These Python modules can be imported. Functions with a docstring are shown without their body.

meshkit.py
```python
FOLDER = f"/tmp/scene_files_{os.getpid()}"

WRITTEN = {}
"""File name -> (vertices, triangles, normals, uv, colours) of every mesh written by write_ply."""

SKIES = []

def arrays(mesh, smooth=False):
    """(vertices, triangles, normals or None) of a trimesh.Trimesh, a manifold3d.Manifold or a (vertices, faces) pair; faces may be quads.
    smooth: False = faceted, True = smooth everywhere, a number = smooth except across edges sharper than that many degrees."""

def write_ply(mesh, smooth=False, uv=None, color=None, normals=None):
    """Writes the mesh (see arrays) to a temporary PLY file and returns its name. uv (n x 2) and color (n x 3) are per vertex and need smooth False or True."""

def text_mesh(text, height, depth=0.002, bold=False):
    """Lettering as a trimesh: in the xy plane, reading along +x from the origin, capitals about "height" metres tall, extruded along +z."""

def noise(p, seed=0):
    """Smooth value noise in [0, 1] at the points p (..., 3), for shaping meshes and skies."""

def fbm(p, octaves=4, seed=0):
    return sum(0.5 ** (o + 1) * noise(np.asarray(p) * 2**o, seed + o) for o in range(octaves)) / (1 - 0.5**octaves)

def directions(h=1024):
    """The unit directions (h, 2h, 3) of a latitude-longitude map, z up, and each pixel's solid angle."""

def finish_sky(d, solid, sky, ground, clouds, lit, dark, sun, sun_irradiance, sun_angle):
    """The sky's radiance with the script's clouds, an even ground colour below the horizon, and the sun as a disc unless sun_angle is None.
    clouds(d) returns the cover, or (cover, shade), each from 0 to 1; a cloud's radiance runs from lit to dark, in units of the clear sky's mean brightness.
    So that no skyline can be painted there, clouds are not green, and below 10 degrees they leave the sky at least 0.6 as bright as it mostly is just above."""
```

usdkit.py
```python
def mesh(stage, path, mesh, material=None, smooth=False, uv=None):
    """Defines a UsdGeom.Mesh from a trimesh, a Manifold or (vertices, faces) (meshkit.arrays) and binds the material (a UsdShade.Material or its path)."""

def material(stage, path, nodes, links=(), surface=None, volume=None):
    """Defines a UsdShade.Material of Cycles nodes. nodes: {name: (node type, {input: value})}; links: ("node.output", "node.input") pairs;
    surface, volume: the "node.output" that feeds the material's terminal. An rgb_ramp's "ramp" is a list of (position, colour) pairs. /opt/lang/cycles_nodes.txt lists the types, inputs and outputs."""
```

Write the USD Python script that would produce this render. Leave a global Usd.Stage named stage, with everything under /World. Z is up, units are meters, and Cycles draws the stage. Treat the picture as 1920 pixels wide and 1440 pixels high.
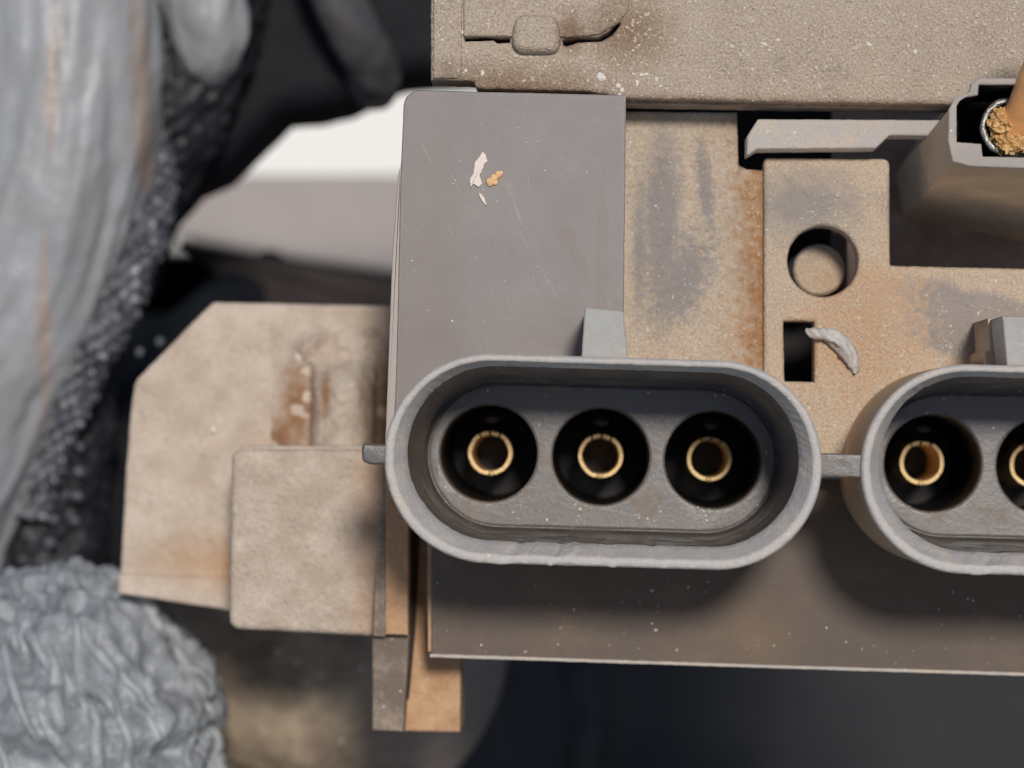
import math, random
import numpy as np
import trimesh
from shapely.geometry import Polygon
from pxr import Usd, UsdGeom, UsdLux, UsdShade, Gf, Sdf
import usdkit
from meshkit import noise, fbm

# ------------------------------------------------------------------ stage, camera, light
stage = Usd.Stage.CreateInMemory()
UsdGeom.SetStageUpAxis(stage, "Z")
UsdGeom.SetStageMetersPerUnit(stage, 1.0)
world = UsdGeom.Xform.Define(stage, "/World")
stage.SetDefaultPrim(world.GetPrim())
UsdGeom.Scope.Define(stage, "/World/Looks")

K = 2.85e-5            # metres per unit: the parts are drawn in units of 0.0285 mm
DIST = 6000.0          # camera distance from the connector rims (17 cm)
AX, AY = 1110.0, 830.0  # where the connectors' axis meets the rim plane
PITCH = 40.0           # camera looks down by this
ROT = 90.0 - PITCH
FOCUS_Z = -190.0
APERTURE = 96.0        # lens opening in the same units (2 mm)
EXPOSURE = -0.68
SUN_I, SUN_ANGLE, SKY = 1.0, 7.5, 0.10
SUN_UP, SUN_SIDE = 14.0, 7.5

ca, sa = math.cos(math.radians(ROT)), math.sin(math.radians(ROT))
RM = np.array([[1, 0, 0], [0, ca, -sa], [0, sa, ca]])      # local (right, up, towards viewer) -> world


def w3(p):
    return RM @ (np.asarray(p, float) * K)


cam = UsdGeom.Camera.Define(stage, "/World/Camera")
cam.CreateHorizontalApertureAttr(36.0)
cam.CreateVerticalApertureAttr(27.0)
cam.CreateFocalLengthAttr(36.0 * DIST / 1920.0)
cam.CreateHorizontalApertureOffsetAttr((960 - AX) / 1920 * 36.0)
cam.CreateVerticalApertureOffsetAttr((AY - 720) / 1920 * 36.0)
cam.CreateFStopAttr(36.0 * DIST / 1920.0 / (APERTURE * K * 1000))
cam.CreateFocusDistanceAttr((DIST - FOCUS_Z) * K)
cam.CreateClippingRangeAttr(Gf.Vec2f(0.01, 50.0))
cam.CreateExposureAttr(EXPOSURE)
cx = UsdGeom.Xformable(cam)
cx.AddTranslateOp().Set(Gf.Vec3d(*w3((AX, -AY, DIST))))
cx.AddRotateXOp().Set(ROT)

el, az = math.radians(SUN_UP), math.radians(SUN_SIDE)
L = RM @ np.array([math.cos(el) * math.sin(az), math.sin(el), math.cos(el) * math.cos(az)])
sun = UsdLux.DistantLight.Define(stage, "/World/Sun")
sun.CreateIntensityAttr(SUN_I)
sun.CreateAngleAttr(SUN_ANGLE)
sun.CreateNormalizeAttr(True)
sun.CreateColorAttr(Gf.Vec3f(1.0, 0.95, 0.88))
zx = L / np.linalg.norm(L)
xx = np.cross([0, 0, 1.0], zx); xx /= np.linalg.norm(xx)
yx = np.cross(zx, xx)
sun.AddTransformOp().Set(Gf.Matrix4d(*xx, 0, *yx, 0, *zx, 0, 0, 0, 0, 1))
usdkit.material(stage, "/World/Looks/daylight_sky", {
    "sky": ("sky_texture", {"sky_type": "single_scattering", "sun_disc": False, "sun_elevation": math.asin(zx[2]),
                            "sun_rotation": math.atan2(zx[0], zx[1])}),
    "bg": ("background_shader", {"strength": SKY})}, [("sky.color", "bg.color")], surface="bg.background")
dome = UsdLux.DomeLight.Define(stage, "/World/sky")
UsdShade.MaterialBindingAPI.Apply(dome.GetPrim()).Bind(UsdShade.Material.Get(stage, "/World/Looks/daylight_sky"))


# ------------------------------------------------------------------ materials
def lin(c, g=1.0):
    return tuple((((v / 255 + 0.055) / 1.055) ** 2.4 if v > 10 else v / 255 / 12.92) * g for v in c)


class Graph:
    def __init__(self):
        self.n, self.l, self.k = {}, [], 0
        self.geo = self.add("geometry", {})
        self.p = self.add("mapping", {"mapping_type": "point", "rotation": (-math.radians(ROT), 0, 0), "scale": (1 / K, 1 / K, 1 / K)},
                          vector=self.geo + ".position") + ".vector"

    def add(self, kind, inputs, **links):
        self.k += 1
        name = f"{kind}_{self.k}"
        inp = dict(inputs)
        for a, b in links.items():
            if isinstance(b, str):
                self.l.append((b, f"{name}.{a}"))
            else:
                inp[a] = b
        self.n[name] = (kind, inp)
        return name

    def noise(self, size, detail=3, rough=0.55, squash=None, distort=0.0):
        v = self.p
        if squash:
            v = self.add("mapping", {"mapping_type": "point", "scale": squash}, vector=v) + ".vector"
        return self.add("noise_texture", {"scale": 1.0 / size, "detail": detail, "roughness": rough, "distortion": distort}, vector=v) + ".fac"

    def voro(self, size, rnd=1.0):
        return self.add("voronoi_texture", {"scale": 1.0 / size, "randomness": rnd}, vector=self.p)

    def ramp(self, fac, a, b):
        return self.add("map_range", {"from_min": a, "from_max": b, "to_min": 0.0, "to_max": 1.0, "clamp": True, "range_type": "linear"}, value=fac) + ".result"

    def math(self, op, a, b, clamp=False):
        return self.add("math", {"math_type": op, "use_clamp": clamp}, value1=a, value2=b) + ".value"

    def mix(self, fac, a, b, mode="mix"):
        return self.add("mix", {"mix_type": mode}, fac=fac, color1=a, color2=b) + ".color"

    def axis(self, which):
        return self.add("separate_xyz", {}, vector=self.p) + "." + which

    def spot(self, c, r, ang=0.0, rough=0.35, size=40, soft=0.25):
        """1 inside an uneven patch round c (x, y down) with radii r."""
        a = math.radians(ang)
        rot = np.array([[math.cos(a), -math.sin(a)], [math.sin(a), math.cos(a)]])
        q = rot @ np.array([c[0], -c[1]])
        v = self.add("mapping", {"mapping_type": "point", "rotation": (0, 0, a), "location": (-q[0], -q[1], 0), "scale": (1, 1, 0)}, vector=self.p) + ".vector"
        v = self.add("mapping", {"mapping_type": "point", "scale": (0.5 / r[0], 0.5 / r[1], 0)}, vector=v) + ".vector"
        g = self.add("gradient_texture", {"gradient_type": "spherical"}, vector=v) + ".fac"
        nz = self.noise(size, 4, 0.65)
        s = self.math("add", g, self.math("multiply", self.math("subtract", nz, 0.5), rough))
        return self.ramp(s, 0.5 - soft / 2, 0.5 + soft / 2)

    def done(self, name, color, rough=0.8, spec=0.3, bump=(), metallic=0.0, extra=None, sheen=0.0):
        normal = None
        for h, dist, st in bump:
            args = {"height": h}
            if normal:
                args["normal"] = normal
            normal = self.add("bump", {"strength": st, "distance": dist * K, "use_object_space": False}, **args) + ".normal"
        links = {"base_color": color, "roughness": rough}
        if normal:
            links["normal"] = normal
        inp = {"specular_ior_level": spec, "metallic": metallic, "sheen_weight": sheen}
        inp.update(extra or {})
        b = self.add("principled_bsdf", inp, **links)
        return usdkit.material(stage, f"/World/Looks/{name}", self.n, self.l, surface=b + ".BSDF")


def plastic(name, base, dust, amount=0.3, spots=(), rust=None, rust_x=None, rust_spots=(), grain=0.5, rough=0.62, coarse=1.0, specks=0.5, scratch=0.0, bumpy=1.0, spec=0.35, clean=(), wear=0.5, worn=(206, 199, 192)):
    """Moulded plastic with road dust lying on it: a base colour, dust in uneven patches, rusty silt in places and pale grit."""
    g = Graph()
    big = g.noise(150 * coarse, 4, 0.6)
    mid = g.noise(26 * coarse, 4, 0.65)
    fine = g.noise(5.0, 3, 0.7)
    d = g.math("add", big, g.math("multiply", mid, 0.55))
    d = g.math("add", d, g.math("multiply", fine, 0.35 * grain))
    th = 0.95 - (amount - 0.5) * 1.1
    d = g.ramp(d, th - 0.16, th + 0.16)
    for s in spots:
        d = g.math("maximum", d, g.spot(*s))
    for s in clean:
        d = g.math("multiply", d, g.math("subtract", 1.0, g.spot(*s)))
    col = g.mix(d, lin(base), lin(dust))
    if rust:
        r = None
        if rust_x:
            t = g.math("add", g.axis("x"), g.math("multiply", g.math("subtract", g.math("add", mid, g.math("multiply", fine, 0.7)), 0.85), rust_x[2]))
            r = g.ramp(t, rust_x[0], rust_x[1])
        for s in rust_spots:
            q = g.spot(*s)
            r = q if r is None else g.math("maximum", r, q)
        col = g.mix(r, col, lin(rust))
    # fine tone of the grains
    tone = g.ramp(fine, 0.28, 0.72)
    col = g.mix(g.math("multiply", g.math("add", 0.25, g.math("multiply", d, 0.75)), 0.65 * grain), col, g.mix(tone, (0.05, 0.042, 0.036), (1.0, 0.93, 0.85)), "soft_light")
    col = g.mix(0.35, col, g.mix(g.ramp(big, 0.3, 0.7), (0.36, 0.35, 0.35), (0.62, 0.61, 0.6)), "soft_light")
    if specks:
        v = g.voro(17)
        on = g.ramp(v + ".distance", 0.17, 0.09)
        pick = g.ramp(g.add("separate_color", {}, color=v + ".color") + ".r", 0.90 - 0.12 * specks, 0.92 - 0.12 * specks)
        col = g.mix(g.math("multiply", on, g.math("multiply", pick, 0.75)), col, lin((236, 228, 218)))
        v = g.voro(7.5)
        on = g.ramp(v + ".distance", 0.32, 0.2)
        sp = g.add("separate_color", {}, color=v + ".color")
        pick = g.ramp(sp + ".r", 0.86, 0.9)
        col = g.mix(g.math("multiply", on, g.math("multiply", pick, 0.55 * grain * min(specks, 1.0))), col, lin((232, 222, 210)))
        pick = g.ramp(sp + ".g", 0.84, 0.88)
        col = g.mix(g.math("multiply", on, g.math("multiply", pick, 0.5 * grain * min(specks, 1.0))), col, lin((112, 98, 86)))
    lumpy = g.noise(11.0, 3, 0.6)
    bumps = [(mid, 5.0 * bumpy, 0.5), (lumpy, 4.0 * bumpy * grain, 0.6), (fine, 2.0 * bumpy * (0.4 + grain), 0.6)]
    if scratch:
        tv = g.add("mapping", {"mapping_type": "point", "rotation": (0, 0, 1.15)}, vector=g.p) + ".vector"
        tv = g.add("mapping", {"mapping_type": "point", "scale": (0.012, 0.14, 0.14)}, vector=tv) + ".vector"
        sc = g.add("noise_texture", {"scale": 1.0, "detail": 1.0, "distortion": 0.6}, vector=tv) + ".fac"
        s = g.math("multiply", g.math("multiply", g.ramp(sc, 0.66, 0.76), g.ramp(big, 0.5, 0.62)), scratch)
        col = g.mix(s, col, lin((200, 195, 192)))
    if wear:
        bv = g.add("bevel", {"samples": 4, "radius": 7 * K})
        dot = g.add("vector_math", {"math_type": "dot_product"}, vector1=bv + ".bevel", vector2=g.geo + ".normal") + ".value"
        e = g.math("multiply", g.ramp(dot, 0.985, 0.90), g.ramp(g.math("add", mid, g.math("multiply", fine, 0.5)), 0.55, 0.9))
        col = g.mix(g.math("multiply", e, wear), col, lin(worn))
    rr = g.math("add", rough, g.math("multiply", d, 0.9 - rough), True)
    return g.done(name, col, rr, spec, bumps)


def plain(name, c, rough=0.7, spec=0.3, metallic=0.0, var=0.4, size=30, bump=3.0, c2=None):
    g = Graph()
    a = g.noise(size, 4, 0.6)
    col = g.mix(g.math("multiply", g.ramp(a, 0.3, 0.7), var), lin(c), lin(c2 or tuple(min(255, v * 1.35 + 8) for v in c)))
    return g.done(name, col, rough, spec, [(a, bump, 0.5)], metallic)


M = {}
TAN, GREY, RUST = (196, 176, 156), (163, 156, 155), (176, 124, 72)
M["cover"] = plastic("scuffed_grey_plastic", (137, 131, 129), (153, 143, 136), 0.38, grain=0.2, rough=0.45, specks=0.0, scratch=0.22, bumpy=0.35,
                     spots=[((1083, 472), (9, 38), -24, 0.7, 14, 0.9), ((1060, 425), (14, 16), 0, 0.8, 12, 0.9), ((1130, 470), (8, 120), 0, 0.6, 30, 1.2), ((780, 560), (46, 220), 2, 0.5, 60, 1.6)])
M["cover_edge"] = plastic("pale_plastic_edge", (182, 170, 162), (190, 176, 164), 0.5, grain=0.2, rough=0.6, specks=0.3, bumpy=0.4)
M["tab"] = plastic("worn_pale_plastic", (172, 172, 170), (176, 166, 156), 0.55, grain=0.4, rough=0.55, specks=0.1, scratch=0.4, bumpy=0.8)
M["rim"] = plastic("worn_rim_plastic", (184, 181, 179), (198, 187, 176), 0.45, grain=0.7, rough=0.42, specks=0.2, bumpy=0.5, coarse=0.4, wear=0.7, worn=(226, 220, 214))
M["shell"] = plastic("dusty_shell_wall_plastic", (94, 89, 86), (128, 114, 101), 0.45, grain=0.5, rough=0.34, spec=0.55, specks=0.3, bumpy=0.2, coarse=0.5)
M["insert"] = plastic("grey_insert_plastic", (108, 103, 101), (142, 127, 112), 0.42, grain=0.45, rough=0.34, spec=0.5, specks=0.6, bumpy=0.18, coarse=0.4, wear=0.9, worn=(222, 214, 206))  # strong pale edge wear also paints the lit chamfers of the holes
M["side"] = plastic("silted_side_plastic", (146, 139, 135), (186, 172, 156), 0.8, grain=0.9, specks=0.8, coarse=0.6, rust=(158, 118, 80), rust_x=(1378, 1455, 200),
                    clean=[((1250, 380), (36, 175), 2, 0.6, 18, 0.4), ((1338, 310), (15, 85), -6, 0.9, 13, 0.4), ((1290, 510), (46, 95), 24, 1.5, 13, 0.4), ((1205, 440), (12, 120), 0, 1.0, 12, 0.6)])
M["panel"] = plastic("sandy_front_plastic", (152, 143, 137), (192, 175, 156), 0.74, grain=1.0, specks=0.8, coarse=0.8, rust=(192, 163, 136),
                     rust_spots=[((1655, 600), (120, 130), 25, 1.3, 14, 0.35), ((1690, 560), (50, 60), 0, 1.2, 12, 0.3)],
                     clean=[((1870, 590), (190, 70), 14, 0.45, 50, 0.15), ((1540, 350), (90, 60), 0, 0.9, 50, 0.6)])
M["block"] = plastic("sand_caked_block", (150, 138, 126), (184, 170, 155), 0.72, grain=1.0, specks=1.0, coarse=1.0, bumpy=1.8, rough=0.85, rust=(142, 120, 102),
                     rust_spots=[((1068, 25), (24, 36), 0, 0.6, 30, 0.6), ((1185, 20), (60, 50), 0, 0.6, 40, 0.9), ((960, 128), (150, 34), 3, 0.8, 30, 0.9), ((1560, 175), (420, 18), 1.5, 0.9, 24, 0.9)])
M["ledge"] = plastic("pale_ledge_plastic", (184, 178, 174), (202, 186, 170), 0.5, grain=0.7, specks=0.6, bumpy=0.8)
M["tower"] = plastic("tower_plastic", (196, 172, 146), (216, 188, 156), 0.5, grain=0.4, specks=0.3, coarse=0.8, bumpy=0.35)
M["underside"] = plastic("underside_shade_tone", (104, 92, 87), (126, 112, 102), 0.4, grain=0.3, specks=0.2, bumpy=0.35)
M["tower_rim"] = plastic("tower_rim_plastic", (166, 158, 152), (184, 172, 160), 0.5, grain=0.3, specks=0.2, bumpy=0.5)
M["skirt"] = plastic("dusty_skirt_lit_patch", (100, 87, 78), (126, 109, 94), 0.45, grain=0.35, specks=0.0, coarse=1.6, bumpy=0.5, rough=0.6,
                     spots=[((1440, 1230), (60, 60), 0, 0.4, 60, 1.0)])  # pale patch paints the sun falling between the two sockets
M["bracket"] = plastic("rusty_sand_bracket", (198, 180, 163), (216, 200, 184), 0.55, grain=0.5, specks=0.3, coarse=0.5, rough=0.85, bumpy=2.0, rust=(194, 156, 122), rust_x=(590, 790, 120),
                       rust_spots=[((330, 1095), (130, 40), 5, 0.6, 60, 1.0)])
M["bracket_block"] = plastic("pitted_sand_bracket", (206, 187, 169), (226, 209, 192), 0.5, grain=0.7, specks=0.4, coarse=0.4, rough=0.8, bumpy=3.4, rust=(190, 140, 96), rust_x=(585, 730, 90))
M["flange"] = plastic("rust_stained_flange", (182, 142, 108), (206, 168, 132), 0.55, grain=0.5, specks=0.3, coarse=0.6, rough=0.85, bumpy=1.0)
M["flange_grey"] = plastic("grimy_flange", (124, 110, 98), (164, 148, 132), 0.5, grain=0.5, specks=0.5, coarse=0.5, rough=0.7, bumpy=1.2)
M["bump"] = plastic("silt_caked_bump", (198, 179, 161), (216, 200, 184), 0.55, grain=0.5, coarse=0.35, rough=0.8, bumpy=2.6, rust=(160, 122, 90),
                    rust_spots=[((470, 752), (34, 84), 0, 0.8, 24, 0.6), ((533, 724), (10, 46), 0, 0.6, 18, 0.6), ((430, 815), (30, 44), 20, 0.8, 24, 0.8), ((660, 760), (34, 150), 0, 1.2, 30, 0.8)])
M["grime"] = plastic("brown_grime", (182, 156, 132), (200, 178, 156), 0.5, grain=0.6, coarse=0.4, rough=0.85, bumpy=2.0)
M["pocket"] = plain("dusty_pocket_floor", (150, 132, 120), 0.8, 0.2, size=60)
M["black"] = plain("deep_black_plastic", (22, 20, 21), 0.6, 0.25, bump=1.0)
M["cavity"] = plain("black_socket_plastic", (26, 23, 24), 0.5, 0.25, bump=1.5)
M["gray_panel"] = plain("matt_grey_paint", (168, 159, 155), 0.7, 0.2, size=300, var=0.1, bump=0.0)
M["white_panel"] = plain("white_paint", (254, 252, 248), 0.7, 0.2, size=300, var=0.05, bump=0.0)
M["brown_dark"] = plain("dark_brown_plastic", (48, 42, 40), 0.7, 0.2, size=200)
M["backdrop"] = plain("deep_shade_backdrop", (50, 50, 53), 0.8, 0.15, size=500, var=0.6, c2=(66, 65, 64))
M["rubber"] = plain("black_rubber", (20, 22, 27), 0.7, 0.2, size=70, var=0.6, bump=8.0, c2=(36, 36, 40))
M["knit"] = plain("dark_knit_sleeve", (26, 27, 33), 0.5, 0.35, size=60, var=0.7, bump=8.0, c2=(58, 57, 61))
M["dim_hose"] = plain("dull_grey_hose", (74, 73, 76), 0.5, 0.4, size=90, var=0.6, bump=6.0, c2=(112, 108, 108))
M["knot"] = plain("grey_thread", (92, 94, 102), 0.5, 0.5, size=20, var=0.5, bump=4.0)
M["pale_grit"] = plain("pale_grit", (214, 202, 188), 0.7, 0.4, size=8, bump=3.0)
M["chalk"] = plain("chalky_crumb", (232, 212, 196), 0.9, 0.1, size=8, bump=3.0)
M["orange"] = plain("orange_crumb", (232, 176, 130), 0.7, 0.3, size=8, bump=3.0)
M["crust"] = plain("corroded_gold_crust", (176, 128, 70), 0.5, 0.5, size=10, var=0.9, bump=6.0, c2=(236, 196, 134))
M["copper"] = plain("weathered_copper_wire", (246, 172, 108), 0.6, 0.4, size=60, var=0.8, bump=5.0, c2=(250, 198, 146))
M["silver"] = plain("dull_silver_metal", (150, 146, 142), 0.5, 0.5, metallic=0.8, size=12, bump=8.0, var=0.9)
M["thread_brown"] = plain("brown_grey_thread", (112, 102, 92), 0.7, 0.2, size=20, bump=4.0, c2=(146, 138, 128))
M["burr"] = plain("pale_torn_plastic", (186, 180, 176), 0.45, 0.4, size=10, var=0.8, bump=4.0, c2=(206, 204, 202))


def brass():
    g = Graph()
    a = g.noise(9, 4, 0.65)
    col = g.mix(g.ramp(a, 0.35, 0.7), lin((240, 196, 130)), lin((254, 232, 184)))
    return g.done("worn_brass", col, g.math("add", 0.38, g.math("multiply", a, 0.3)), 0.5, [(a, 5.0, 0.7)], 0.55)


def tape():
    g = Graph()
    long_ = g.noise(120, 2, 0.5, squash=(1.0, 0.16, 1.0), distort=0.2)
    patch = g.noise(120, 4, 0.6)
    weave = g.noise(9, 3, 0.6)
    col = g.mix(g.ramp(long_, 0.3, 0.7), lin((148, 151, 155)), lin((170, 172, 176)))
    col = g.mix(g.math("multiply", g.ramp(patch, 0.4, 0.65), 0.4), col, lin((152, 145, 138)))
    brown = None
    for sp in (((60, 120), (17, 480), -1.5, 0.25, 60, 0.7), ((-130, 0), (14, 150), 2, 0.3, 60, 0.8), ((-170, 560), (14, 180), 4, 0.3, 60, 0.8), ((-60, 760), (24, 160), 20, 0.4, 60, 1.0), ((190, 180), (12, 130), -6, 0.4, 50, 1.0)):
        q_ = g.spot(*sp)
        brown = q_ if brown is None else g.math("maximum", brown, q_)
    col = g.mix(g.math("multiply", brown, 0.7), col, lin((172, 148, 132)))
    return g.done("grey_cloth_tape", col, 0.42, 0.5, [(long_, 8.0, 0.3), (patch, 20.0, 0.4), (weave, 3.0, 0.3)])


def cloth(name, a, b):
    g = Graph()
    n1, n2 = g.noise(60, 4, 0.6), g.noise(14, 4, 0.6)
    col = g.mix(g.ramp(n1, 0.3, 0.7), lin(a), lin(b))
    br = g.ramp(g.math("add", g.axis("x"), g.math("multiply", g.axis("y"), 0.35)), -330, 90)
    col = g.mix(g.math("multiply", br, 0.55), col, lin((150, 140, 130)))
    return g.done(name, col, 0.34, 0.55, [(n1, 14.0, 0.6), (n2, 6.0, 0.7)])


def grains(name, a, b, c):
    g = Graph()
    r = g.geo + ".random_per_island"
    col = g.mix(g.ramp(r, 0.0, 0.75), lin(a), lin(b))
    col = g.mix(g.ramp(r, 0.9, 0.93), col, lin(c))
    return g.done(name, col, 0.6, 0.5)


M["brass"], M["tape"] = brass(), tape()
M["cloth"] = cloth("frayed_grey_cloth", (128, 132, 137), (166, 170, 175))
M["fibre"] = cloth("frayed_grey_thread", (142, 146, 150), (180, 183, 186))
M["sand"] = grains("sand_grains", (198, 184, 166), (226, 214, 198), (246, 242, 236))
M["silt"] = grains("rusty_grains", (196, 162, 124), (216, 194, 164), (236, 222, 204))
g0 = Graph()
gn = g0.noise(120, 5, 0.6)
gx = g0.ramp(g0.math("add", g0.axis("x"), g0.math("multiply", gn, 260)), 620, 880)
c0 = g0.mix(gx, g0.mix(g0.ramp(gn, 0.35, 0.65), lin((128, 112, 98)), lin((184, 164, 140))), lin((146, 134, 128)))
M["elbow"] = g0.done("silted_black_rubber", c0, 0.6, 0.3, [(g0.noise(40, 4, 0.6), 18.0, 0.6)])


# ------------------------------------------------------------------ geometry helpers
def at(pts, z):
    """Points of a plane at depth z, given where the lines from the viewpoint through them cross the rim plane; returns (x, y up)."""
    p = np.asarray(pts, float)
    s = (DIST - z) / DIST
    return np.stack([AX + (p[:, 0] - AX) * s, -(AY + (p[:, 1] - AY) * s)], 1)


def at1(x, y, z):
    q = at([(x, y)], z)[0]
    return np.array([q[0], q[1], z])


def area2(r):
    x, y = r[:, 0], r[:, 1]
    return float(np.sum(x * np.roll(y, -1) - np.roll(x, -1) * y))


def dense(r, step):
    out = []
    for a, b in zip(r, np.roll(r, -1, 0)):
        n = max(1, int(np.linalg.norm(b - a) / step))
        out += [a + (b - a) * k / n for k in range(n)]
    return np.array(out)


def inset(r, d):
    e = np.roll(r, -1, 0) - r
    e /= np.maximum(np.linalg.norm(e, axis=1, keepdims=True), 1e-9)
    n = np.stack([-e[:, 1], e[:, 0]], 1)
    n0 = np.roll(n, 1, 0)
    k = 1 + np.sum(n * n0, 1, keepdims=True)
    return r + d * (n + n0) / np.maximum(k, 0.35)


def round_corners(r, rad, only=None, n=5):
    out = []
    m = len(r)
    for i in range(m):
        if only is not None and i not in only:
            out.append(r[i]); continue
        a, b, c = r[i - 1], r[i], r[(i + 1) % m]
        u, v = a - b, c - b
        t = min(rad, np.linalg.norm(u) * 0.45, np.linalg.norm(v) * 0.45)
        p, q = b + u / np.linalg.norm(u) * t, b + v / np.linalg.norm(v) * t
        for k in range(n + 1):
            s = k / n
            out.append((1 - s) ** 2 * p + 2 * s * (1 - s) * b + s * s * q)
    return np.array(out)


def slab(ext, zf, zb, holes=(), bev=4.0, steps=3, step=0, jit=0.0, seed=0, raw=False, rad=0, only=None, walls=True, jsize=9.0, cut=()):
    """A solid plate: outline ext (drawn as in at()), front at zf, back at zb, its front edge rounded by bev."""
    conv = (lambda q: np.asarray(q, float)) if raw else (lambda q: at(q, zf))
    rings = [conv(ext)] + [conv(h) for h in holes]
    if rad:
        rings[0] = round_corners(rings[0], rad, only)
    if len(cut):
        pg = Polygon(rings[0], rings[1:])
        for c in cut:
            pg = pg.difference(Polygon(c))
        pg = max(getattr(pg, "geoms", [pg]), key=lambda q: q.area).simplify(0.4)
        rings = [np.array(pg.exterior.coords)[:-1]] + [np.array(q.coords)[:-1] for q in pg.interiors]
    for i, r in enumerate(rings):
        if (area2(r) > 0) != (i == 0):
            r = r[::-1]
        if step:
            r = dense(r, step)
        if jit:
            q = np.c_[r / jsize, np.full(len(r), seed * 7.3)]
            d = (fbm(q, 3, seed) - 0.5) * 2 * jit
            r = inset(r, 1.0) * 1.0 if False else r + (inset(r, 1.0) - r) * d[:, None]
        rings[i] = r
    lv = []
    for k in range(steps + 1):
        a = math.pi / 2 * k / steps
        lv.append((bev * (1 - math.sin(a)), zf - bev * (1 - math.cos(a))))
    parts = []
    tops = [inset(r, bev) for r in rings]
    pv, pf = trimesh.creation.triangulate_polygon(Polygon(tops[0], tops[1:]), engine="earcut")
    n = np.cross(pv[pf[:, 1]] - pv[pf[:, 0]], pv[pf[:, 2]] - pv[pf[:, 0]])
    pf = np.where((n > 0)[:, None], pf, pf[:, ::-1])
    parts.append((np.c_[pv, np.full(len(pv), zf)], pf))
    pv2, pf2 = trimesh.creation.triangulate_polygon(Polygon(rings[0], rings[1:] if walls else []), engine="earcut")
    n = np.cross(pv2[pf2[:, 1]] - pv2[pf2[:, 0]], pv2[pf2[:, 2]] - pv2[pf2[:, 0]])
    pf2 = np.where((n < 0)[:, None], pf2, pf2[:, ::-1])
    parts.append((np.c_[pv2, np.full(len(pv2), zb)], pf2))
    for i, r in enumerate(rings):
        ls = [np.c_[inset(r, d), np.full(len(r), z)] for d, z in lv]
        if walls or i == 0:
            ls.append(np.c_[r, np.full(len(r), zb)])
        parts.append(loft(ls))
    return join(parts)


def loft(rings, closed=True):
    m, n = len(rings), len(rings[0])
    v = np.vstack(rings)
    f = []
    j = np.arange(n if closed else n - 1)
    j2 = (j + 1) % n
    for k in range(m - 1):
        a, b = k * n, (k + 1) * n
        f.append(np.c_[a + j, b + j, b + j2]); f.append(np.c_[a + j, b + j2, a + j2])
    return v, np.vstack(f)


def join(parts):
    vs, fs, k = [], [], 0
    for p in parts:
        v, f = (np.asarray(p.vertices), np.asarray(p.faces)) if hasattr(p, "vertices") else p
        vs.append(v); fs.append(np.asarray(f) + k); k += len(v)
    m = trimesh.Trimesh(np.vstack(vs), np.vstack(fs), process=False)
    m.merge_vertices(digits_vertex=3)
    return m


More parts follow.
